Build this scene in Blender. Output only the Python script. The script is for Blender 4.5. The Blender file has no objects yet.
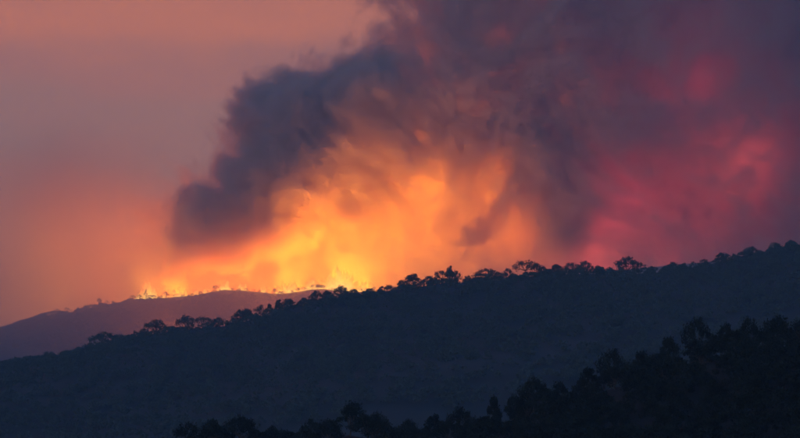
import bpy, math, random
import numpy as np
from mathutils import Vector

# ------------------------------------------------------------------ camera, sky, sun, exposure
SC = bpy.context.scene
COL = SC.collection
R = math.radians
F, HZ, CX = 2268.0, 420.0, 400.0          # focal length in photo pixels, horizon row, centre column


def at(px, py, Y):
    """the world point seen at photo pixel (px, py) at distance Y"""
    return Vector(((px - CX) / F * Y, Y, (HZ - py) / F * Y))


cam_data = bpy.data.cameras.new('camera')
cam = bpy.data.objects.new('camera', cam_data)
COL.objects.link(cam)
SC.camera = cam
cam.location = (0, 0, 0)
cam.rotation_euler = (math.pi / 2, 0, 0)
cam_data.sensor_width = 36
cam_data.lens = 36 * F / 800.0
cam_data.shift_y = (HZ - 219.0) / 800.0
cam_data.clip_start = 0.5
cam_data.clip_end = 60000

W = bpy.data.worlds.new('World')
SC.world = W
W.use_nodes = True
nt = W.node_tree
nt.nodes.clear()


def nd(tree, kind, **kw):
    n = tree.nodes.new(kind)
    for k, v in kw.items():
        setattr(n, k, v)
    return n


w_out = nd(nt, 'ShaderNodeOutputWorld')
w_bg = nd(nt, 'ShaderNodeBackground')
sky = nd(nt, 'ShaderNodeTexSky', sky_type='NISHITA')
sky.sun_disc = False
SUN_EL, SUN_ROT = R(1.0), R(200)
sky.sun_elevation = SUN_EL
sky.sun_rotation = SUN_ROT
sky.dust_density = 1.0
tc = nd(nt, 'ShaderNodeTexCoord')
# dusk sky: blue overhead and behind, smoke-stained salmon low over the burning range
sep = nd(nt, 'ShaderNodeSeparateXYZ')
nt.links.new(tc.outputs['Generated'], sep.inputs[0])
skyscale = nd(nt, 'ShaderNodeVectorMath', operation='MULTIPLY')
nt.links.new(sky.outputs[0], skyscale.inputs[0])
SKY_TINT = (0.115, 0.235, 0.60)
skyscale.inputs[1].default_value = SKY_TINT
dotn = nd(nt, 'ShaderNodeVectorMath', operation='DOT_PRODUCT')
nt.links.new(tc.outputs['Generated'], dotn.inputs[0])
dotn.inputs[1].default_value = Vector((-0.05, 1, 0.12)).normalized()
mr = nd(nt, 'ShaderNodeMapRange', interpolation_type='SMOOTHERSTEP')
nt.links.new(dotn.outputs['Value'], mr.inputs[0])
mr.inputs[1].default_value = math.cos(R(42))
mr.inputs[2].default_value = math.cos(R(14))
noi = nd(nt, 'ShaderNodeTexNoise')
mp = nd(nt, 'ShaderNodeMapping')
mp.inputs['Scale'].default_value = (7, 7, 22)
mp.inputs['Rotation'].default_value = (0, R(10), 0)
nt.links.new(tc.outputs['Generated'], mp.inputs[0])
nt.links.new(mp.outputs[0], noi.inputs['Vector'])
noi.inputs['Scale'].default_value = 1.0
noi.inputs['Detail'].default_value = 3
wav = nd(nt, 'ShaderNodeMath', operation='MULTIPLY_ADD')     # height in the sky, wavering a little with the noise
nt.links.new(noi.outputs['Fac'], wav.inputs[0])
wav.inputs[1].default_value = 0.11
nt.links.new(sep.outputs['Z'], wav.inputs[2])
cr = nd(nt, 'ShaderNodeValToRGB')
cr.color_ramp.interpolation = 'EASE'
els = cr.color_ramp.elements
els[0].position, els[0].color = 0.06, (0.72, 0.22, 0.09, 1)
els[1].position, els[1].color = 0.27, (0.66, 0.22, 0.12, 1)
for p_s, c_s in ((0.135, (0.62, 0.215, 0.11, 1)), (0.170, (0.46, 0.225, 0.155, 1)), (0.205, (0.58, 0.215, 0.13, 1)), (0.235, (0.84, 0.25, 0.10, 1))):
    els.new(p_s).color = c_s
nt.links.new(wav.outputs[0], cr.inputs[0])
mixw = nd(nt, 'ShaderNodeMix', data_type='RGBA')
nt.links.new(mr.outputs[0], mixw.inputs[0])
nt.links.new(skyscale.outputs[0], mixw.inputs[6])
nt.links.new(cr.outputs[0], mixw.inputs[7])
nt.links.new(mixw.outputs[2], w_bg.inputs[0])
w_bg.inputs[1].default_value = 1.0
nt.links.new(w_bg.outputs[0], w_out.inputs[0])

sun_d = bpy.data.lights.new('sun', 'SUN')
sun = bpy.data.objects.new('sun', sun_d)
COL.objects.link(sun)
sun_d.energy = 0.01
sun_d.angle = R(10)
sun_d.color = (0.7, 0.8, 1.0)
sun.rotation_euler = (R(80), 0, R(-20))

SC.view_settings.view_transform = 'Standard'
SC.view_settings.look = 'None'
SC.view_settings.exposure = 0
SC.view_settings.gamma = 1
SC.cycles.volume_bounces = 3
SC.cycles.max_bounces = 5
SC.cycles.diffuse_bounces = 2
SC.cycles.transparent_max_bounces = 24
SC.cycles.volume_step_rate = 2.0
SC.cycles.volume_max_steps = 256
SC.cycles.use_adaptive_sampling = True
SC.cycles.adaptive_threshold = 0.03
SC.cycles.use_denoising = True


# ------------------------------------------------------------------ helpers
def tag(o, label=None, cat=None, group=None, kind=None):
    for k, v in (('label', label), ('category', cat), ('group', group), ('kind', kind)):
        if v:
            o[k] = v
    return o


def link_mesh(name, me, mat=None, parent=None):
    o = bpy.data.objects.new(name, me)
    COL.objects.link(o)
    if mat is not None and not me.materials:
        me.materials.append(mat)
    if parent is not None:
        o.parent = parent
    return o


def mesh_np(name, verts, faces):
    """verts (n,3), faces (m,k) arrays of one size"""
    me = bpy.data.meshes.new(name)
    v = np.asarray(verts, np.float32)
    f = np.asarray(faces, np.int32)
    k = f.shape[1]
    me.vertices.add(len(v))
    me.vertices.foreach_set('co', v.ravel())
    me.loops.add(f.size)
    me.loops.foreach_set('vertex_index', f.ravel())
    me.polygons.add(len(f))
    me.polygons.foreach_set('loop_start', np.arange(len(f), dtype=np.int32) * k)
    me.polygons.foreach_set('loop_total', np.full(len(f), k, np.int32))
    me.update(calc_edges=True)
    return me


def smooth_noise(shape, cells, rng):
    """cubic-free smooth value noise on a grid of the given shape; cells = lattice cells along each axis"""
    out = rng.random([int(math.ceil(c)) + 2 for c in cells]).astype(np.float32)
    for ax, (n, c) in enumerate(zip(shape, cells)):
        t = np.linspace(0, c, n, endpoint=False)
        i = t.astype(int)
        f = (t - i).astype(np.float32)
        f = f * f * f * (f * (f * 6 - 15) + 10)
        sh = [1] * len(shape)
        sh[ax] = n
        f = f.reshape(sh)
        out = np.take(out, i, ax) * (1 - f) + np.take(out, i + 1, ax) * f
    return out * 2 - 1


def fbm(shape, size, first, octs, rng, gain=0.5, billow=False):
    tot = np.zeros(shape, np.float32)
    amp, norm = 1.0, 0.0
    wl = np.array(first, float)
    for _ in range(octs):
        n = smooth_noise(shape, [s / w for s, w in zip(size, wl)], rng)
        if billow:
            n = 1 - 2 * np.abs(n)
        tot += amp * n
        norm += amp
        amp *= gain
        wl = wl / 2.03
    return tot / norm


def principled(name, base, rough=0.9, spec=0.1):
    m = bpy.data.materials.new(name)
    m.use_nodes = True
    b = m.node_tree.nodes['Principled BSDF']
    b.inputs['Base Color'].default_value = (*base, 1)
    b.inputs['Roughness'].default_value = rough
    b.inputs['Specular IOR Level'].default_value = spec
    return m


def noisy(name, c1, c2, scale, rough=0.95):
    m = principled(name, c1, rough)
    t = m.node_tree
    geo = nd(t, 'ShaderNodeNewGeometry')
    n = nd(t, 'ShaderNodeTexNoise')
    n.inputs['Scale'].default_value = scale
    n.inputs['Detail'].default_value = 5
    t.links.new(geo.outputs['Position'], n.inputs['Vector'])
    c = nd(t, 'ShaderNodeValToRGB')
    c.color_ramp.elements[0].position = 0.35
    c.color_ramp.elements[0].color = (*c1, 1)
    c.color_ramp.elements[1].position = 0.65
    c.color_ramp.elements[1].color = (*c2, 1)
    t.links.new(n.outputs['Fac'], c.inputs[0])
    t.links.new(c.outputs[0], t.nodes['Principled BSDF'].inputs['Base Color'])
    return m


M_LEAF = noisy('eucalyptus_foliage', (0.088, 0.110, 0.095), (0.105, 0.128, 0.112), 0.35)  # paler than the near foliage, distance haze partly put into the leaf colour
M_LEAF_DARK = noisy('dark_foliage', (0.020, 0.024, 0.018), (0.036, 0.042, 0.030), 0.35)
M_BARK = noisy('bark', (0.07, 0.055, 0.04), (0.13, 0.11, 0.09), 1.5)
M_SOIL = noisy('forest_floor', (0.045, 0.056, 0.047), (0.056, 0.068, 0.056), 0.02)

M_SOIL_DARK = noisy('dark_litter', (0.020, 0.022, 0.016), (0.034, 0.034, 0.024), 0.1)  # separate darker ground colour for the foreground hill

# ------------------------------------------------------------------ terrain
NEAR_Y, MID_Y, FAR_Y = 550.0, 1800.0, 5000.0
rs = np.random.default_rng(5)

near_crest = [(-700, 560), (-200, 500), (0, 462), (60, 459), (95, 452), (165, 453), (195, 450), (235, 443), (300, 450),
              (350, 434), (400, 444), (460, 440), (495, 438), (535, 412), (575, 414), (600, 388), (650, 384),
              (700, 358), (750, 354), (800, 346), (950, 330), (1300, 340), (1800, 420)]
mid_crest = [(-900, 470), (-400, 430), (-150, 392), (0, 368), (30, 363), (72, 357), (105, 347), (144, 336), (180, 331), (222, 327),
             (247, 321), (277, 313), (312, 303), (340, 297.5), (360, 298), (376, 293), (400, 290.5), (420, 287),
             (442, 283.5), (470, 283.5), (500, 281), (520, 278), (540, 275.7), (580, 274.3), (620, 274.8), (656, 274),
             (689, 270), (719, 262), (752, 254), (800, 248), (900, 236), (1100, 232), (1600, 300), (2200, 420)]
far_crest = [(-900, 400), (-500, 372), (-200, 345), (0, 331), (15, 327), (39, 318), (60, 312), (81, 311.5), (99, 304.5), (126, 303),
             (135, 299.5), (156, 298.5), (192, 296), (216, 291.5), (225, 290), (250, 291), (267, 293), (282, 294),
             (300, 291.5), (317, 288.5), (340, 290.5), (355, 292), (400, 290), (460, 282), (560, 276), (700, 262), (800, 255),
             (1000, 262), (1400, 300), (1900, 400)]


def crest_z(table, Y, x):
    px = np.array([p for p, _ in table], float)
    py = np.array([q for _, q in table], float)
    return np.interp(x, (px - CX) / F * Y, (HZ - py) / F * Y)


BASE = -45.0


def near_height(x, y):
    c = crest_z(near_crest, NEAR_Y, x)
    t = (y - NEAR_Y)
    front = np.clip((NEAR_Y - y) / 330.0, 0, 1)
    back = np.clip((y - NEAR_Y) / 300.0, 0, 1)
    s = np.where(t < 0, front ** 1.35, back ** 1.3)
    return c + (BASE - 6 - c) * s


def mid_height(x, y):
    c = crest_z(mid_crest, MID_Y, x)
    f = np.clip((MID_Y - y) / 1000.0, 0, 1)
    b = np.clip((y - MID_Y) / 900.0, 0, 1)
    g = 9 * np.sin(x / 95.0 + 0.6 * np.sin(y / 140.0)) * np.sin(np.pi * np.clip(f, 0, 1)) * (y < MID_Y)
    return c + (BASE - 6 - c) * np.where(y < MID_Y, f ** 1.15, b ** 1.2) + g


def far_height(x, y):
    c = crest_z(far_crest, FAR_Y, x)
    f = np.clip((FAR_Y - y) / 1800.0, 0, 1)
    b = np.clip((y - FAR_Y) / 1000.0, 0, 1)
    g = 16 * np.sin(x / 190.0 + np.sin(y / 300.0)) * np.sin(np.pi * f) * (y < FAR_Y)
    return c + (BASE - 6 - c) * np.where(y < FAR_Y, f ** 1.1, b ** 1.2) + g


def sheet(name, fn, x0, x1, nx, y0, y1, ny, rough_amp, wl, label, crest_y, mat=None):
    xs = np.linspace(x0, x1, nx)
    ys = np.linspace(y0, y1, ny)
    X, Y = np.meshgrid(xs, ys, indexing='ij')
    Z = fn(X, Y)
    n = fbm((nx, ny), (x1 - x0, y1 - y0), (wl, wl), 4, rs)
    keep = 0.25 + 0.75 * np.clip(np.abs(Y - crest_y) / (4 * wl), 0, 1)
    Z = Z + rough_amp * n * keep
    v = np.stack([X, Y, Z], -1).reshape(-1, 3)
    i = np.arange(nx - 1)[:, None] * ny + np.arange(ny - 1)[None, :]
    f = np.stack([i, i + ny, i + ny + 1, i + 1], -1).reshape(-1, 4)
    me = mesh_np(name, v, f)
    o = link_mesh(name, me, mat or M_SOIL)
    me.polygons.foreach_set('use_smooth', np.ones(len(f), bool))
    tag(o, label, kind='structure')
    return o


g = sheet('ground', lambda x, y: np.where(np.hypot(x, y) < 250, BASE + 42.0 * np.clip(1 - np.hypot(x, y) / 220.0, 0, 1) ** 0.8, BASE),
          -9000, 9000, 181, -3000, 15000, 181, 0.0, 500, 'dark valley floor stretching away below the hills', 0)
# the knoll on which the photographer stands is too fine for the wide sheet
sheet('knoll', lambda x, y: BASE - 2 + 44.0 * np.clip(1 - np.hypot(x, y + 10) / 200.0, 0, 1) ** 0.8,
      -220, 220, 60, -230, 210, 60, 0.0, 40, 'dark grassy knoll below the viewpoint', 0)
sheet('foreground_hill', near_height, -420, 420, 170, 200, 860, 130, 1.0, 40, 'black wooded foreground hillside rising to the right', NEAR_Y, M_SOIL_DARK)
sheet('middle_ridge', mid_height, -1150, 1500, 220, 780, 2720, 160, 4.0, 110, 'long blue wooded ridge under the fire', MID_Y)
sheet('far_ridge', far_height, -2900, 3300, 260, 3150, 6020, 130, 9.0, 300, 'hazy mauve ridge with flames along its crest', FAR_Y)

# ------------------------------------------------------------------ smoke: one density grid, filled blob by blob
SX0, SX1, SY0, SY1, SZ0, SZ1 = -1350.0, 1550.0, 3700.0, 6500.0, 0.0, 1330.0
VOX = (7.5, 20.0, 7.5)
NX, NY, NZ = [int(round((b - a) / v)) + 1 for a, b, v in ((SX0, SX1, VOX[0]), (SY0, SY1, VOX[1]), (SZ0, SZ1, VOX[2]))]
rng = np.random.default_rng(11)
gx = np.linspace(SX0, SX1, NX, dtype=np.float32)[:, None, None]
gy = np.linspace(SY0, SY1, NY, dtype=np.float32)[None, :, None]
gz = np.linspace(SZ0, SZ1, NZ, dtype=np.float32)[None, None, :]
SH, SZ = (NX, NY, NZ), (SX1 - SX0, SY1 - SY0, SZ1 - SZ0)
K0 = int((5000 - SY0) / VOX[1])           # the billowing part of the grid starts here


def lattice_noise(P, wl, rng, wrap=32):
    """trilinear value noise of wavelength wl, on a lattice turned at random so that it shows no axes"""
    q, _ = np.linalg.qr(rng.normal(size=(3, 3)))
    q = (q / wl).astype(np.float32)
    off = rng.uniform(0, wrap, 3).astype(np.float32)
    tab = rng.uniform(-1, 1, wrap ** 3).astype(np.float32)
    idx, fr = [], []
    for k in range(3):
        c = q[k, 0] * P[0] + q[k, 1] * P[1] + q[k, 2] * P[2] + off[k]
        i = np.floor(c)
        f = c - i
        fr.append(f * f * (3 - 2 * f))
        idx.append(i.astype(np.int32))
    m = wrap - 1
    out = 0
    for dx in (0, 1):
        wx = fr[0] if dx else 1 - fr[0]
        ix = ((idx[0] + dx) & m) * (wrap * wrap)
        for dy in (0, 1):
            wxy = wx * (fr[1] if dy else 1 - fr[1])
            ixy = ix + ((idx[1] + dy) & m) * wrap
            out = out + wxy * ((1 - fr[2]) * tab[ixy + (idx[2] & m)] + fr[2] * tab[ixy + ((idx[2] + 1) & m)])
    return out


def fractal(P, wl, octs, rng, gain=0.5, billow=False):
    tot, amp, norm = 0, 1.0, 0.0
    for _ in range(octs):
        n = lattice_noise(P, wl, rng)
        if billow:
            n = 1 - 2.4 * np.abs(n)
        tot = tot + amp * n
        norm += amp
        amp *= gain
        wl /= 2.1
    return tot / norm


def whole(part):
    out = np.zeros((NX, NY, NZ), np.float32)
    out[:, K0:, :] = part
    return out


Yk = gy[:, K0:, :]
P0 = [gx, Yk, gz]
one = np.ones((NX, NY - K0, NZ), np.float32)
warp = [lattice_noise([c * one for c in P0] if k == 0 else PW, 240, rng) * 75 for k, PW in ((0, None), (1, [gx * one, Yk * one, gz * one]), (2, [gx * one, Yk * one, gz * one]))]
PW = [gx + warp[0], Yk + warp[1], gz + warp[2]]
n_big = whole(fractal(PW, 330, 2, rng))
n_bil = whole(fractal(PW, 135, 3, rng, 0.6, True))
n_fine = whole(fractal([c + 0.25 * w for c, w in zip(PW, warp)], 46, 2, rng, 0.6, True))
n_str = whole(lattice_noise([PW[0], Yk * 0.5, PW[2] * 0.22], 46, rng) * 0.6 + lattice_noise([PW[0], Yk * 0.5, PW[2] * 0.25], 23, rng) * 0.4)
# pixel-like lookup of each grid point (its place as a point of the frame), so blobs can be put where the photo has them
gu = CX + gx * F / gy
gv = HZ - gz * F / gy


def blob(u, v, y, ru, rv, ry):
    """signed field: 1 at the centre, 0 on the ellipsoid, negative outside"""
    k = 2.4
    return 1 - np.sqrt(((gu - u) / ru) ** 2 + ((gv - v) / rv) ** 2 + ((gy - y) / (ry * k)) ** 2)


def union(bs):
    m = None
    for b in bs:
        f = blob(*b)
        m = f if m is None else np.maximum(m, f)
    return m


def ramp(f, a, b):
    t = np.clip((f - a) / (b - a), 0, 1)
    return t * t * (3 - 2 * t)


dens = np.zeros(SH, np.float32)


def add(f, sigma, soft=0.3, amp=0.35, big=0.15, streak=0.0, vary=0.9):
    global dens
    e = f + 1.35 * amp * (n_bil + 0.85 * n_fine) + big * n_big + streak * n_str
    dens += sigma * ramp(e, 0.0, soft) * np.exp(vary * (n_bil + 0.8 * n_fine + 0.4 * n_str))

# dark column leaning right from the left end of the fire, seen in front of the glow
col_bs = [(176, 270, 5075, 15, 20, 25), (190, 250, 5075, 27, 25, 40), (196, 226, 5085, 32, 30, 50), (218, 212, 5100, 38, 28, 60), (226, 247, 5080, 40, 21, 40),
          (244, 200, 5115, 34, 28, 70), (264, 236, 5090, 46, 25, 40), (238, 176, 5150, 26, 20, 60), (286, 186, 5140, 40, 32, 60), (254, 178, 5145, 28, 28, 80), (270, 196, 5140, 38, 28, 60),
          (276, 150, 5160, 40, 40, 80), (280, 114, 5165, 42, 38, 70), (306, 112, 5170, 40, 34, 60), (308, 150, 5170, 38, 34, 50),
          (338, 106, 5175, 38, 32, 60), (362, 84, 5185, 34, 26, 80)]
add(union(col_bs), 0.026, soft=0.50, amp=0.28, big=0.06, vary=0.5)
# its brown body leaning over the glow
body_bs = [(330, 145, 5165, 80, 46, 60), (320, 205, 5160, 50, 24, 40), (300, 182, 5165, 50, 34, 60), (360, 116, 5185, 60, 40, 70), (278, 218, 5160, 50, 26, 50), (405, 95, 5200, 60, 44, 80)]
add(union(body_bs), 0.0125, soft=0.8, amp=0.36, big=0.10, vary=0.6)
add(union([(302, 214, 5180, 54, 26, 40), (350, 184, 5200, 62, 28, 50), (410, 158, 5230, 60, 24, 50), (470, 140, 5240, 60, 26, 50)]), 0.0062, soft=0.8, amp=0.45, big=0.10, vary=0.8)
# thinner smoke on its lee side, the glow showing through
lee_bs = [(312, 185, 5300, 60, 36, 60), (390, 105, 5320, 70, 46, 70), (440, 132, 5340, 76, 36, 60), (350, 150, 5320, 66, 36, 60), (480, 95, 5340, 66, 50, 60)]
add(union(lee_bs), 0.0045, soft=0.7, amp=0.45, big=0.15)
# great dark mass filling the right of the sky
mass_bs = [(464, 48, 5300, 62, 60, 110), (505, -20, 5350, 100, 80, 160), (600, 20, 5350, 130, 100, 160), (760, 20, 5350, 150, 120, 180),
           (570, 170, 5260, 50, 75, 90), (640, 130, 5320, 90, 90, 120), (740, 120, 5350, 120, 110, 160), (840, 120, 5350, 120, 160, 180),
           (530, 125, 5330, 50, 45, 80), (700, 220, 5400, 110, 60, 130), (860, 230, 5400, 120, 70, 150), (610, 235, 5400, 70, 50, 110),
           (900, -60, 5450, 200, 160, 200), (1020, 120, 5450, 160, 200, 200), (570, -120, 5400, 150, 90, 160)]
add(union(mass_bs), 0.0085, soft=0.8, amp=0.42, big=0.30)
# glowing smoke over the fire front
glow_bs = [(430, 215, 5650, 130, 70, 200), (330, 235, 5600, 150, 65, 180), (400, 150, 5650, 130, 70, 190), (480, 110, 5700, 110, 75, 190),
           (250, 250, 5550, 80, 45, 120), (530, 90, 5650, 60, 40, 130), (520, 220, 5600, 80, 60, 130), (330, 160, 5600, 90, 60, 130)]
add(union(glow_bs), 0.0042, soft=0.7, amp=0.42, big=0.25, streak=0.2)
# dark tongue curling down before the glow
add(union([(470, 242, 5150, 15, 6, 10), (480, 234, 5150, 19, 9, 14), (490, 224, 5150, 18, 12, 16), (499, 212, 5155, 12, 13, 16), (506, 200, 5160, 9, 13, 18),
           (514, 186, 5170, 13, 16, 22), (532, 170, 5180, 26, 26, 30), (568, 205, 5190, 34, 62, 40)]), 0.022, soft=0.55, amp=0.22, big=0.03, vary=0.5)
# thin drifting smoke along the whole front, thinning upward
shape_y = np.exp(-((gy - 5150) / 420.0) ** 2)
low = np.exp(-np.clip(gz - 230, 0, None) / 170.0) * np.clip(1 + 0.8 * n_big + 0.7 * n_str, 0, None) * shape_y
dens += 0.00045 * low
# smoke rising straight off the flames
off = np.exp(-((gy - 5100) / 55.0) ** 2) * np.exp(-(np.clip(268 - gv, 0, None) / 20.0) ** 2)
off = off * np.clip((gu - 118) / 20.0, 0, 1) * np.clip((430 - gu) / 60.0, 0, 1)
dens += 0.0075 * off * np.clip(0.7 + 1.6 * n_str + 0.3 * n_fine, 0.04, None)
# smoke lying over the far ridge and its near slope
val = ramp(gy, 3750, 4300) * ramp(-gy, -5150, -5000) * np.exp(-(np.clip(gz - 235, 0, None) / 90.0) ** 2)
dens += 0.0010 * val * np.clip(1 + 0.5 * n_big, 0, None)
# thicker orange drift left of the column
left = np.exp(-((gu - 80) / 85.0) ** 2 - (np.clip(215 - gv, 0, None) / 60.0) ** 2) * np.exp(-((gy - 5500) / 350.0) ** 2)
dens += 0.0030 * left * np.clip(0.8 + 0.9 * n_big + 0.5 * n_str, 0, None)
# dissolve every side of the grid
for ax, gg, a, b in ((0, gx, SX0, SX1), (1, gy, SY0, SY1), (2, gz, SZ0, SZ1)):
    w = 60.0 if ax == 1 else 160.0
    dens *= np.clip((gg - a) / (0.5 * w), 0, 1) * np.clip((b - gg) / w, 0, 1)
dens[dens < 2e-5] = 0

DS = 1000.0                       # stored as density x 1000, divided again in the shader
sm_me = bpy.data.meshes.new('smoke')
sm_me.vertices.add(dens.size)
at_ = sm_me.attributes.new('thickness', 'FLOAT', 'POINT')
at_.data.foreach_set('value', (dens * DS).astype(np.float32).ravel())


def smoke_material():
    m = bpy.data.materials.new('smoke')
    m.use_nodes = True
    t = m.node_tree
    t.nodes.clear()
    o = nd(t, 'ShaderNodeOutputMaterial')
    p = nd(t, 'ShaderNodeVolumePrincipled')
    t.links.new(p.outputs[0], o.inputs['Volume'])
    p.inputs['Density'].default_value = 1.0 / DS
    p.inputs['Color'].default_value = SMOKE_COLOR
    p.inputs['Absorption Color'].default_value = (0.0, 0.0, 0.0, 1)
    p.inputs['Anisotropy'].default_value = 0.15
    return m


SMOKE_COLOR = (0.985, 0.69, 0.50, 1)
M_SMOKE = smoke_material()


def volume_nodes():
    ng = bpy.data.node_groups.new('smoke_grid', 'GeometryNodeTree')
    ng.interface.new_socket('Geometry', in_out='INPUT', socket_type='NodeSocketGeometry')
    ng.interface.new_socket('Geometry', in_out='OUTPUT', socket_type='NodeSocketGeometry')
    N, L = ng.nodes, ng.links
    gi, go = N.new('NodeGroupInput'), N.new('NodeGroupOutput')
    vc = N.new('GeometryNodeVolumeCube')
    vc.inputs['Min'].default_value = (SX0, SY0, SZ0)
    vc.inputs['Max'].default_value = (SX1, SY1, SZ1)
    for k, v in zip('XYZ', (NX, NY, NZ)):
        vc.inputs['Resolution ' + k].default_value = v
    prev = N.new('GeometryNodeInputPosition').outputs[0]
    for op, val in (('SUBTRACT', (SX0, SY0, SZ0)),
                    ('MULTIPLY', [(n - 1) / (b - a) for n, a, b in ((NX, SX0, SX1), (NY, SY0, SY1), (NZ, SZ0, SZ1))]),
                    ('ADD', (0.5, 0.5, 0.5)), ('FLOOR', None)):
        n = nd(ng, 'ShaderNodeVectorMath', operation=op)
        L.new(prev, n.inputs[0])
        if val is not None:
            n.inputs[1].default_value = val
        prev = n.outputs[0]
    sx = N.new('ShaderNodeSeparateXYZ')
    L.new(prev, sx.inputs[0])

    def im(op, a, b):
        n = nd(ng, 'FunctionNodeIntegerMath', operation=op)
        for i, v in enumerate((a, b)):
            if isinstance(v, int):
                n.inputs[i].default_value = v
            else:
                L.new(v, n.inputs[i])
        return n.outputs[0]
    idx = im('ADD', im('MULTIPLY', im('ADD', im('MULTIPLY', sx.outputs[0], NY), sx.outputs[1]), NZ), sx.outputs[2])
    na = nd(ng, 'GeometryNodeInputNamedAttribute', data_type='FLOAT')
    na.inputs[0].default_value = 'thickness'
    si = nd(ng, 'GeometryNodeSampleIndex', data_type='FLOAT', domain='POINT')
    L.new(gi.outputs[0], si.inputs['Geometry'])
    L.new(na.outputs[0], si.inputs['Value'])
    L.new(idx, si.inputs['Index'])
    L.new(si.outputs[0], vc.inputs['Density'])
    s = N.new('GeometryNodeSetMaterial')
    s.inputs['Material'].default_value = M_SMOKE
    L.new(vc.outputs[0], s.inputs[0])
    L.new(s.outputs[0], go.inputs[0])
    return ng


smoke = link_mesh('smoke', sm_me, M_SMOKE)
smoke.modifiers.new('grid', 'NODES').node_group = volume_nodes()
tag(smoke, 'billowing wildfire smoke, dark column and wide purple mass glowing orange above the burning ridge', kind='stuff')

# ------------------------------------------------------------------ haze
HB = (-4600, 4800, -300, 7900, -60, 1480)
hm = bpy.data.materials.new('haze')
hm.use_nodes = True
t = hm.node_tree
t.nodes.clear()
o_ = nd(t, 'ShaderNodeOutputMaterial')
p_ = nd(t, 'ShaderNodeVolumePrincipled')
t.links.new(p_.outputs[0], o_.inputs['Volume'])
HAZE = 0.000090
p_.inputs["Density"].default_value = HAZE
p_.inputs['Color'].default_value = (0.42, 0.74, 1.0, 1)
p_.inputs['Anisotropy'].default_value = 0.0
hv = np.array([[x, y, z] for x in HB[0:2] for y in HB[2:4] for z in HB[4:6]], float)
hf = [[0, 1, 3, 2], [4, 6, 7, 5], [0, 4, 5, 1], [2, 3, 7, 6], [0, 2, 6, 4], [1, 5, 7, 3]]
haze = link_mesh('haze', mesh_np('haze', hv, hf), hm)
tag(haze, 'thin blue dusk haze filling the valley air', kind='stuff')

# ------------------------------------------------------------------ glow lamps, most of them added inside the smoke
POWER = 1.65e5
YEL, ORA, RED, MAG = (1.0, 0.41, 0.01), (1.0, 0.245, 0.01), (1.0, 0.14, 0.13), (1.0, 0.11, 0.22)


def glow_lamp(px, py, Y, power, color, radius=30, parent=None):
    d = bpy.data.lights.new('glow_light', 'POINT')
    d.energy = power * POWER
    d.color = color
    d.shadow_soft_size = radius
    o = bpy.data.objects.new('glow_light', d)
    COL.objects.link(o)
    o.location = at(px, py, Y)
    return o


for a in [(148, 285, 5250, 0.90, YEL, 30), (200, 285, 5420, 3.75, ORA, 60), (240, 280, 5420, 6.00, ORA, 60), (285, 275, 5420, 2.79, ORA, 60), (320, 262, 5420, 3.61, YEL, 60),
          (352, 262, 5400, 6.97, YEL, 60), (350, 235, 5560, 3.69, YEL, 80), (390, 255, 5420, 7.79, YEL, 80), (400, 225, 5500, 7.38, YEL, 80),
          (440, 204, 5450, 19.68, YEL, 80), (425, 262, 5400, 7.38, YEL, 80), (470, 225, 5500, 5.53, YEL, 80), (480, 262, 5420, 7.38, ORA, 60),
          (300, 235, 5560, 3.28, ORA, 80), (400, 165, 5480, 2.62, ORA, 80), (450, 165, 5480, 2.62, ORA, 80),
          (511, 228, 5230, 1.50, ORA, 40), (510, 95, 5420, 4.00, ORA, 60), (555, 80, 5420, 3.00, ORA, 60), (600, 262, 5260, 5.13, RED, 60), (614, 235, 5240, 0.88, MAG, 50), (624, 205, 5250, 0.88, MAG, 50),
          (660, 262, 5300, 1.13, RED, 60), (740, 158, 5190, 4.20, RED, 50), (742, 175, 5220, 0.35, RED, 60), (728, 130, 5230, 0.54, RED, 80), (712, 105, 5230, 0.36, MAG, 80),
          (700, 80, 5230, 0.63, MAG, 80), (706, 50, 5240, 0.52, MAG, 80), (680, 120, 5260, 0.36, MAG, 80),
          (470, 50, 5480, 17.00, ORA, 100), (560, 10, 5480, 6.00, RED, 100), (640, 130, 5400, 5.00, RED, 100), (560, 140, 5420, 0.60, RED, 100),
          (715, 240, 5290, 1.23, RED, 80), (790, 225, 5330, 0.70, MAG, 80), (560, 240, 5330, 0.45, RED, 60), (660, 220, 5300, 0.45, MAG, 80),
          (110, 292, 5480, 13.50, ORA, 80), (60, 300, 5550, 10.80, YEL, 80), (15, 305, 5550, 6.75, YEL, 80), (140, 240, 5650, 9.45, ORA, 100)]:
    glow_lamp(*a)  # added lamps hung in the smoke to make it glow, no flames here
# added lamps with no fire, unseen behind the middle ridge, warming the valley smoke
for px, Y, z, p in ((75, 4050, 85, 2.4), (20, 4000, 60, 1.6), (170, 4200, 135, 5), (270, 4250, 165, 5), (350, 4300, 180, 3.5)):
    glow_lamp(px, HZ - z / Y * F, Y, p, ORA, 30)


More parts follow.
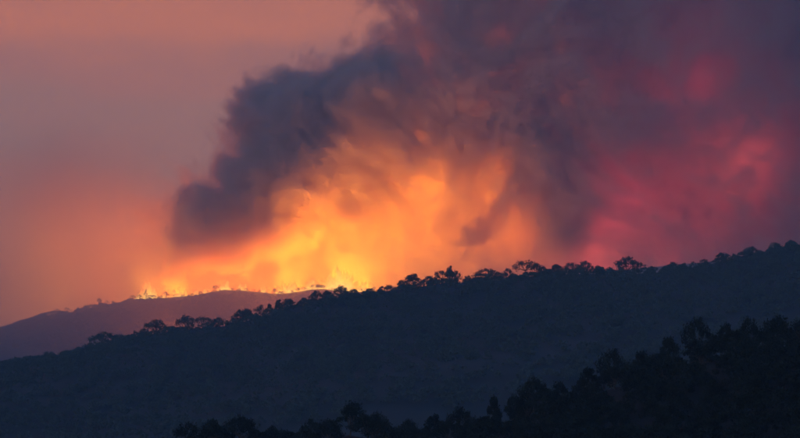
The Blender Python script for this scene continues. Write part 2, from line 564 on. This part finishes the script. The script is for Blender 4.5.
# ------------------------------------------------------------------ flames
def flame_material():
    m = bpy.data.materials.new('flame')
    m.use_nodes = True
    t = m.node_tree
    t.nodes.clear()
    o = nd(t, 'ShaderNodeOutputMaterial')
    e = nd(t, 'ShaderNodeEmission')
    tr = nd(t, 'ShaderNodeBsdfTransparent')
    mix = nd(t, 'ShaderNodeMixShader')
    lw = nd(t, 'ShaderNodeLayerWeight')
    lw.inputs['Blend'].default_value = 0.5
    tx = nd(t, 'ShaderNodeTexCoord')
    sp = nd(t, 'ShaderNodeSeparateXYZ')
    t.links.new(tx.outputs['Object'], sp.inputs[0])
    c = nd(t, 'ShaderNodeValToRGB')                     # hotter at the foot, redder at the tip
    els = c.color_ramp.elements
    els[0].position, els[0].color = 0.0, (1.0, 0.66, 0.16, 1)
    els[1].position, els[1].color = 1.0, (1.0, 0.16, 0.02, 1)
    k = els.new(0.5)
    k.color = (1.0, 0.42, 0.05, 1)
    t.links.new(sp.outputs['Z'], c.inputs[0])
    t.links.new(c.outputs[0], e.inputs[0])
    e.inputs[1].default_value = 4.2
    a = nd(t, 'ShaderNodeMapRange')
    t.links.new(lw.outputs['Facing'], a.inputs[0])
    a.inputs[1].default_value, a.inputs[2].default_value = 0.0, 0.9
    a.inputs[3].default_value, a.inputs[4].default_value = 0.75, 0.0
    f = nd(t, 'ShaderNodeMapRange')
    t.links.new(sp.outputs['Z'], f.inputs[0])
    f.inputs[1].default_value, f.inputs[2].default_value = 0.25, 1.0
    f.inputs[3].default_value, f.inputs[4].default_value = 1.0, 0.15
    mu = nd(t, 'ShaderNodeMath', operation='MULTIPLY')
    t.links.new(a.outputs[0], mu.inputs[0])
    t.links.new(f.outputs[0], mu.inputs[1])
    t.links.new(mu.outputs[0], mix.inputs[0])
    t.links.new(tr.outputs[0], mix.inputs[1])
    t.links.new(e.outputs[0], mix.inputs[2])
    t.links.new(mix.outputs[0], o.inputs['Surface'])
    m.cycles.emission_sampling = 'NONE'                # the lamp inside each fire does the lighting
    return m


M_FLAME = flame_material()
rf = random.Random(3)


def tongue_mesh(seed):
    r = random.Random(seed)
    n, k = 12, 10
    v, f = [], []
    ph, bend = r.uniform(0, 6), r.uniform(0.15, 0.4)
    for i in range(n + 1):
        t = i / n
        rad = 0.5 * (math.sin(math.pi * min(1, t * 1.15 + 0.18)) ** 0.8 if t < 0.7 else max(0.02, (1 - t) / 0.3 * 0.5)) * (1 + 0.25 * math.sin(9 * t + ph))
        rad = max(rad, 0.02)
        cx, cy = bend * t * math.sin(2.6 * t + ph), bend * t * math.cos(3.1 * t + ph)
        for j in range(k):
            a = 2 * math.pi * j / k
            q = 1 + 0.2 * math.sin(3 * a + 5 * t + ph)
            v.append((cx + rad * q * math.cos(a), cy + rad * q * math.sin(a), t))
    for i in range(n):
        for j in range(k):
            f.append((i * k + j, i * k + (j + 1) % k, (i + 1) * k + (j + 1) % k, (i + 1) * k + j))
    me = mesh_np('flame_tongue', v, f)
    me.polygons.foreach_set('use_smooth', np.ones(len(f), bool))
    me.materials.append(M_FLAME)
    return me


TONGUES = [tongue_mesh(s) for s in range(5)]


def wildfire(px, width, height, label, power, color=YEL, dy=40):
    """a stand of flame px/width/height given in photo pixels, burning just behind the far crest"""
    Y = FAR_Y + dy
    s = Y / F
    x = (px - CX) * s
    z = float(crest_z(far_crest, FAR_Y, np.array([x]))[0]) - 4
    root = bpy.data.objects.new('wildfire_flames', None)
    COL.objects.link(root)
    root.location = (x, Y, z)
    tag(root, label, 'flames', 'flames burning along the far ridge crest')
    n = max(3, int(width * 0.55))
    for i in range(n):
        u = (i + 0.5) / n * 2 - 1
        h = (height * (1 - 0.65 * abs(u) ** 1.3) * rf.uniform(0.6, 1.1) + 6.5) * s
        o = bpy.data.objects.new('flame_tongue', rf.choice(TONGUES))
        COL.objects.link(o)
        o.parent = root
        xx = u * width * 0.5 * s + rf.uniform(-2, 2)
        o.location = (xx, rf.uniform(-6, 10), float(crest_z(far_crest, FAR_Y, np.array([x + xx]))[0]) - 6 - z)
        w = rf.uniform(8.0, 16.0) * s * (0.5 + 0.5 * height / 22)
        o.scale = (w, w * 0.8, h)
        o.rotation_euler = (0, 0, rf.uniform(0, 6.28))
    if power:
        lamp = glow_lamp(px, 0, Y + 26, power * 4.0, color, 20)
        lamp.parent = root
        lamp.location = (0, 12, (3 + height * 0.38) * s)
    return root


wildfire(148, 18, 17, 'bright yellow flames at the left end of the burning crest, below the dark column', 2.2)
wildfire(180, 16, 8, 'low wide yellow flames right of the leftmost blaze, under the dark column', 1.3)
wildfire(207, 8, 4, 'small faint orange flames behind the slight rise of the far crest', 0.5, ORA)
wildfire(223, 12, 10, 'medium orange flames above the left shoulder of the far crest', 1.1, ORA)
wildfire(242, 10, 7, 'short orange flames just right of the crest shoulder', 1.0, ORA)
wildfire(265, 9, 4, 'tiny broken orange flames in the gap before the long bright blaze', 1.5, ORA)
wildfire(288, 24, 11, 'long low yellow flame front left of the tallest blaze', 2.6)
wildfire(312, 18, 10, 'yellow flames burning behind the highest hump of the far crest', 3.2)
wildfire(341, 26, 25, 'tallest bright yellow blaze standing over the far crest', 8)
wildfire(163, 10, 5, 'thin orange flames in the gap between the two leftmost blazes', 0.6, ORA)
wildfire(195, 10, 4, 'thin flames right of the low wide flames, left of the faint ones', 0.5)
wildfire(326, 12, 9, 'yellow flames leaning against the left foot of the tallest blaze', 1.6)
wildfire(366, 14, 12, 'yellow flames where the far crest dips behind the middle ridge', 3)

# ------------------------------------------------------------------ trees
rt = random.Random(17)


def tube(path, radii, sides, V, Fc):
    base = len(V)
    n = len(path)
    for i, (p, r) in enumerate(zip(path, radii)):
        d = (path[min(i + 1, n - 1)] - path[max(i - 1, 0)]).normalized()
        a = d.orthogonal().normalized()
        b = d.cross(a)
        for j in range(sides):
            t = 2 * math.pi * j / sides
            V.append(p + (a * math.cos(t) + b * math.sin(t)) * r)
    for i in range(n - 1):
        for j in range(sides):
            Fc.append((base + i * sides + j, base + i * sides + (j + 1) % sides, base + (i + 1) * sides + (j + 1) % sides, base + (i + 1) * sides + j))


def tree_meshes(seed, form, clumps, leaves, leaf):
    """unit tree: height 1, (trunk mesh, crown mesh). form = (crown half-width, crown bottom, crown top, flatness)"""
    r = random.Random(seed)
    hw, zb, zt, flat = form
    V, Fc = [], []
    lean = Vector((r.uniform(-0.08, 0.08), r.uniform(-0.05, 0.05), 0))
    fork = Vector((0, 0, zb * r.uniform(0.75, 1.0))) + lean * 0.6
    tube([Vector((0, 0, -0.12)), fork * 0.45 + Vector((r.uniform(-.02, .02), 0, 0)), fork], [0.042, 0.030, 0.024], 7, V, Fc)
    cs = []
    for i in range(clumps):
        a = 2 * math.pi * (i * 0.381966 + r.uniform(-0.06, 0.06))
        q = math.sqrt((i + 0.4) / clumps)
        rr = hw * q * r.uniform(0.75, 1.0)
        top = zb + (zt - zb) * (1 - q ** flat * r.uniform(0.55, 0.95))
        p = Vector((rr * math.cos(a), rr * math.sin(a), min(zt, top) - 0.05 * r.random())) + lean
        cs.append((p, r.uniform(0.09, 0.16) * (0.7 + hw)))
        mid = fork.lerp(p, 0.5) + Vector((0, 0, -0.04 + r.uniform(-0.03, 0.03)))
        tube([fork - Vector((0, 0, 0.02)), mid, p], [0.016, 0.010, 0.003], 5, V, Fc)
    tm = mesh_np('trunk', [tuple(p) for p in V], Fc)
    tm.materials.append(M_BARK)
    g = np.random.default_rng(seed)
    per = max(6, leaves // clumps)
    pts = []
    for p, s in cs:
        d = g.normal(size=(per, 3))
        d /= np.linalg.norm(d, axis=1)[:, None]
        rad = g.random(per) ** 0.45
        lump = 1 + 0.35 * np.sin(5 * d[:, 0] + seed) * np.sin(4 * d[:, 1] + p.x * 30)
        pts.append(np.array(p) + d * (rad * lump)[:, None] * np.array([s * 1.15, s * 1.15, s * 0.72]))
    pts = np.concatenate(pts)
    m = len(pts)
    n1 = g.normal(size=(m, 3))
    n1 /= np.linalg.norm(n1, axis=1)[:, None]
    n2 = np.cross(n1, g.normal(size=(m, 3)))
    n2 /= np.linalg.norm(n2, axis=1)[:, None]
    sz = leaf * g.uniform(0.5, 1.25, m)[:, None]
    q = np.stack([pts + n1 * sz, pts + n2 * sz * 0.55, pts - n1 * sz, pts - n2 * sz * 0.55], 1).reshape(-1, 3)
    f = np.arange(m * 4).reshape(-1, 4)
    cm = mesh_np('crown', q, f)
    cm.materials.append(M_LEAF)
    return tm, cm, q, f


FORMS = {'dome': (0.78, 0.38, 0.92, 1.6), 'flat': (0.85, 0.55, 0.90, 3.0), 'round': (0.52, 0.30, 0.92, 1.8),
         'tall': (0.33, 0.28, 0.95, 1.3), 'bush': (0.75, 0.12, 0.85, 2.0), 'loose': (0.60, 0.40, 0.92, 1.5)}
LIB = {}
for k, (nm, fm) in enumerate(FORMS.items()):
    for q in range(4):
        loose = nm in ('loose', 'flat')
        LIB[nm, q] = tree_meshes(40 + 7 * k + q, fm, 15 if not loose else 11, 1700 if not loose else 1300, 0.040 if not loose else 0.036)
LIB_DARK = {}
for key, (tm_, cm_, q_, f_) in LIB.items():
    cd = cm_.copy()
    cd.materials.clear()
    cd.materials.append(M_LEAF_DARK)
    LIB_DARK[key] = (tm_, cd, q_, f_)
SMALL = [tree_meshes(200 + q, FORMS[nm], 8, 170, 0.085) for q, nm in enumerate(('dome', 'round', 'bush', 'tall', 'round', 'loose'))]


def tree(kind, x, y, z, h, w=1.0, label=None, group=None, cat='tree', rot=None, small=False, dark=False):
    tm, cm, _, _ = rt.choice(SMALL) if small else (LIB_DARK if dark else LIB)[kind, rt.randrange(4)]
    if small:
        o = bpy.data.objects.new('tree', None)
        COL.objects.link(o)
        link_mesh('trunk', tm, None, o)
        link_mesh('crown', cm, None, o)
    else:
        o = bpy.data.objects.new('tree', None)
        COL.objects.link(o)
        link_mesh('trunk', tm, None, o)
        link_mesh('crown', cm, None, o)
    o.location = (x, y, z)
    o.scale = (h * w, h * w, h)
    o.rotation_euler = (0, 0, rt.uniform(0, 6.28) if rot is None else rot)
    tag(o, label, cat, group)
    return o


GM = 'trees along the middle ridge crest'
# single trees one can tell apart on the middle crest: px, width, height (pixels), kind, label
mid_named = [
    (627, 27, 18, 'dome', 'lone broad round-crowned tree standing clear on the middle ridge, right of the grove'),
    (572, 15, 12, 'flat', 'left half of the thin-stemmed grove left of the lone round tree'),
    (585, 17, 14, 'dome', 'tallest spreading tree of the grove left of the lone round tree'),
    (599, 9, 9, 'round', 'small round tree at the right edge of the grove on the middle ridge'),
    (525, 24, 17, 'flat', 'wide flat-topped tree with leaning stem on the middle ridge between smoke tongue and grove'),
    (536, 12, 14, 'loose', 'leaning tree pressed against the right side of the flat-topped tree'),
    (543, 9, 10, 'round', 'small dark tree just right of the flat-topped pair'),
    (557, 14, 11, 'round', 'rounded bushy tree beginning the grove on the middle ridge'),
    (508, 12, 12, 'loose', 'thin airy tree with sky through it, left of the flat-topped tree'),
    (486, 28, 14, 'dome', 'wide dark domed tree below the orange glow on the middle ridge'),
    (468, 12, 9, 'bush', 'low bush-like tree left of the wide domed tree'),
    (456, 12, 14, 'loose', 'ragged see-through tree on the glow-lit hump of the middle ridge'),
    (450, 9, 18, 'tall', 'spindly tree rising highest from the glow-lit hump of the middle ridge'),
    (442, 16, 13, 'flat', 'flat ragged tree on the left of the glow-lit hump'),
    (429, 16, 11, 'bush', 'dense bushy tree sloping down left of the glow-lit hump'),
    (411, 20, 15, 'round', 'round dark tree where the middle ridge meets the orange glow'),
    (401, 11, 11, 'round', 'smaller round tree tucked left of the round dark tree at the glow'),
    (388, 12, 8, 'bush', 'low bush on the middle crest right of the last flames'),
    (653, 5, 6, 'tall', 'tiny upright tree alone in the gap right of the lone round tree'),
    (674, 13, 10, 'round', 'small rounded tree first on the rising right slope'),
    (683, 9, 8, 'round', 'little tree beside the first rounded tree of the right slope'),
    (704, 12, 8, 'bush', 'low clump-like tree midway up the right slope crest'),
    (722, 13, 9, 'round', 'dark round tree higher up the right slope crest'),
    (752, 14, 8, 'dome', 'broad low tree near the upper right of the crest'),
    (775, 13, 9, 'dome', 'domed tree close below the right end of the crest'),
    (792, 14, 9, 'round', 'last round tree at the right end of the middle crest'),
    (105, 30, 16, 'dome', 'widest dark tree low on the left part of the middle crest'),
    (90, 10, 10, 'round', 'small tree touching the left side of the widest left tree'),
    (120, 16, 9, 'bush', 'low bushy tree right of the widest left tree'),
    (144, 13, 9, 'bush', 'bushy tree between the two big tree groups of the left crest'),
    (157, 22, 15, 'dome', 'large domed tree right of the bushy gap on the left crest'),
    (186, 20, 15, 'dome', 'large flat-domed tree left of the ragged pair'),
    (203, 20, 12, 'flat', 'flat spreading tree under the left end of the flames'),
    (218, 14, 11, 'loose', 'ragged tree at the end of the spreading row'),
    (240, 16, 14, 'dome', 'leaning domed tree beside the narrow sky gap'),
    (246, 12, 13, 'round', 'round tree filling the right half of the leaning domed tree'),
    (260, 11, 13, 'loose', 'airy tree with light gaps, left of the close-set pair'),
    (269, 7, 12, 'tall', 'narrow upright tree, left one of the close-set pair'),
    (278, 9, 14, 'tall', 'narrow upright tree, right one of the close-set pair'),
    (290, 14, 11, 'round', 'dark round tree right of the close-set pair'),
    (304, 12, 9, 'bush', 'bushy tree under the long low flame front'),
    (316, 14, 12, 'dome', 'domed tree below the hump of the far ridge'),
    (328, 12, 10, 'round', 'round tree just left of below the tallest blaze'),
    (341, 14, 12, 'dome', 'domed tree directly below the tallest blaze'),
    (354, 12, 9, 'round', 'round tree right below the tallest blaze'),
    (370, 14, 8, 'bush', 'bushy tree where far and middle ridge cross'),
    (48, 14, 9, 'dome', 'domed tree low at the far left of the middle crest'),
    (30, 12, 7, 'bush', 'low bush near the left edge of the middle crest'),
    (66, 13, 8, 'bush', 'bushy tree between the far left dome and the widest left tree'),
    (12, 14, 8, 'bush', 'bushy tree closest to the left edge of the picture'),
]
for px, w, h, kd, lb in mid_named:
    y = MID_Y + rt.uniform(-10, 4)
    s = y / F
    x = (px - CX) * s
    z = float(mid_height(np.array([x]), np.array([y]))[0])
    hh = (h * 1.0 + 3.5) * s
    hw = FORMS[kd][0] + 0.10
    tree(kd, x, y, z - 2.6, hh, (w * s / 2) / (hw * hh) * 1.3, lb, GM)
used_refs = set()


def beside(px):
    """a low tree is named by the told-apart tree next to it"""
    best = min(mid_named, key=lambda m: abs(m[0] - px))
    ref = best[4].split(',')[0]
    side = 'left' if px < best[0] else 'right'
    if (ref, side) in used_refs or len(ref.split()) > 10:
        return 'low dark tree merged into the crest line of the middle ridge'
    used_refs.add((ref, side))
    return 'low tree just %s of the %s' % (side, ref)


# the continuous low row of look-alike trees between and behind them
for i in range(96):
    px = 810 * (i + rt.uniform(-0.4, 0.4)) / 96
    if 500 < px < 520 or 560 < px < 668:
        continue
    y = MID_Y + rt.uniform(-34, 26)
    s = y / F
    x = (px - CX) * s
    z = float(mid_height(np.array([x]), np.array([y]))[0])
    hh = rt.uniform(5.5, 10) * s
    tree(rt.choice(('bush', 'dome')), x, y, z - 2.6, hh, rt.uniform(1.0, 1.5), beside(px), 'low trees merging along the middle crest')

# far ridge
far_named = [(146, 4, 9, 'small dark tree outlined against the leftmost yellow blaze'), (133, 6, 5, 'low tree left of the leftmost blaze on the far crest'),
             (166, 5, 6, 'tree silhouetted between the two leftmost blazes'), (99, 9, 6, 'clump-shaped tree on the step of the far crest'),
             (216, 6, 6, 'small tree on the shoulder of the far crest'), (275, 5, 5, 'little tree before the start of the long flame front'),
             (317, 9, 4, 'low tree on the highest hump of the far crest')]
for px, w, h, lb in far_named:
    s = FAR_Y / F
    x = (px - CX) * s
    z = float(far_height(np.array([x]), np.array([FAR_Y - 6.0]))[0])
    tree('round', x, FAR_Y - 6, z - 1, (h + 1.5) * s, w / h * 0.8, lb, 'trees on the far ridge crest', small=True)
for i in range(52):
    px = 400 * max(0.0, (i + rt.uniform(-0.5, 0.5)) / 52) ** 0.8
    y = FAR_Y + rt.uniform(-30, 6)
    s = y / F
    x = (px - CX) * s
    z = float(far_height(np.array([x]), np.array([y]))[0])
    tree('round', x, y, z - 1, rt.uniform(2.6, 6.0) * s, rt.uniform(0.8, 1.3), 'tiny dark tree in the row along the hazy far crest', 'tiny trees in the far crest row', small=True)


# foreground woods
near_named = [
    (95, 12, 12, 'round', 'small treetop poking above the bottom edge at the far left'),
    (165, 9, 12, 'tall', 'narrow treetop poking above the bottom edge left of the dark wood'),
    (212, 28, 28, 'dome', 'broad domed tree at the left end of the foreground wood'),
    (240, 34, 30, 'dome', 'widest domed tree of the left foreground clump'),
    (272, 18, 22, 'round', 'round tree sloping down right of the left foreground clump'),
    (312, 26, 28, 'dome', 'domed tree left of the tallest middle foreground tree'),
    (350, 30, 34, 'round', 'tallest round tree left of the bottom middle dip'),
    (378, 24, 28, 'dome', 'domed tree beginning the bottom middle dip'),
    (432, 26, 28, 'round', 'round tree in the bottom middle right after the dip'),
    (460, 30, 33, 'dome', 'high domed tree in the bottom middle before the lone spire-shaped tree'),
    (494, 15, 44, 'tall', 'narrow tree sticking up alone before the foreground slope rises'),
    (512, 22, 34, 'round', 'round tree at the foot of the rising foreground slope'),
    (534, 34, 38, 'dome', 'large domed tree topping the first step of the foreground slope'),
    (560, 24, 32, 'round', 'round tree right of the first step of the foreground slope'),
    (588, 22, 34, 'tall', 'steep-sided tree starting the second step of the foreground slope'),
    (614, 34, 40, 'dome', 'large domed tree topping the second step of the foreground slope'),
    (641, 24, 36, 'round', 'round tree right of the second step of the foreground slope'),
    (668, 24, 40, 'round', 'high round tree before the highest foreground crown'),
    (699, 34, 44, 'dome', 'highest spreading foreground tree crown on the right slope'),
    (724, 24, 34, 'round', 'lower round tree right of the highest foreground crown'),
    (748, 28, 38, 'dome', 'domed tree second from the right edge of the wood'),
    (778, 34, 36, 'dome', 'broad domed tree at the right edge of the wood'),
]
for px, w, h, kd, lb in near_named:
    y = NEAR_Y + rt.uniform(-6, 6)
    s = y / F
    x = (px - CX) * s
    z = float(near_height(np.array([x]), np.array([y]))[0])
    hh = (h + 3.0) * s
    hw = FORMS[kd][0] + 0.10
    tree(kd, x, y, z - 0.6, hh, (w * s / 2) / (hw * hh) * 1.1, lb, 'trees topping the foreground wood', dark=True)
n_near = 0
near_rest = []
for row in range(17):
    y0 = NEAR_Y + 16 - row * 11.5
    s = y0 / F
    step = 6.6
    xs = np.arange(-75 if row < 3 else 0.0, 260, step)
    for x in xs:
        x = x + rt.uniform(-2.4, 2.4)
        y = y0 + rt.uniform(-4, 4)
        z = float(near_height(np.array([x]), np.array([y]))[0])
        top_row = HZ - (z + 8) / y * F
        if top_row > 446:
            continue
        if row < 3 and x < -52:
            continue
        hh = rt.uniform(5.0, 8.2) if row > 1 else rt.uniform(4.0, 6.5)
        if n_near >= 84 or abs(x / y * F) > 405:
            near_rest.append((x, y, z, hh))
            continue
        n_near += 1
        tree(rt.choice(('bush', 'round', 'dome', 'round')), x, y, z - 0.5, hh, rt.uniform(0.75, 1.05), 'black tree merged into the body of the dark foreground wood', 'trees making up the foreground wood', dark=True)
print('near trees', n_near)


# forest cover of the slopes: uncountable, one object per hill
def forest(name, fn, n, xr, yr, hr, label, seed, spread=1.0, spots=None, kinds=SMALL, mat=None):
    g = np.random.default_rng(seed)
    vs, fs, base = [], [], 0
    if spots is None:
        y = yr[0] + (yr[1] - yr[0]) * g.random(n) ** 0.9
        x = (g.random(n) * (xr[1] - xr[0]) + xr[0])
        z = fn(x, y)
        h = g.uniform(hr[0], hr[1], n)
    else:
        x, y, z, h = np.array(spots).T
        n = len(x)
    pick = g.integers(0, len(kinds), n)
    rot = g.random(n) * 6.28
    for k in range(len(kinds)):
        q, f = kinds[k][2], kinds[k][3]
        idx = np.nonzero(pick == k)[0]
        if not len(idx):
            continue
        c, s_ = np.cos(rot[idx])[:, None], np.sin(rot[idx])[:, None]
        hx = h[idx][:, None]
        X = (q[None, :, 0] * c - q[None, :, 1] * s_) * hx * 0.9 * spread + x[idx][:, None]
        Yv = (q[None, :, 0] * s_ + q[None, :, 1] * c) * hx * 0.9 * spread + y[idx][:, None]
        Z = q[None, :, 2] * hx + z[idx][:, None] - 0.15 * hx
        v = np.stack([X, Yv, Z], -1).reshape(-1, 3)
        ff = (f[None] + (np.arange(len(idx)) * len(q))[:, None, None]).reshape(-1, 4) + base
        vs.append(v)
        fs.append(ff)
        base += len(v)
    o = link_mesh(name, mesh_np(name, np.concatenate(vs), np.concatenate(fs)), mat or M_LEAF)
    tag(o, label, kind='stuff')


forest('forest', mid_height, 7500, (-620, 620), (1080, MID_Y - 22), (5, 9), 'dense dark forest covering the blue middle slope', 5)
forest('forest', far_height, 5200, (-1150, 300), (4300, FAR_Y - 70), (6, 11), 'hazy forest covering the slope of the far ridge', 6)
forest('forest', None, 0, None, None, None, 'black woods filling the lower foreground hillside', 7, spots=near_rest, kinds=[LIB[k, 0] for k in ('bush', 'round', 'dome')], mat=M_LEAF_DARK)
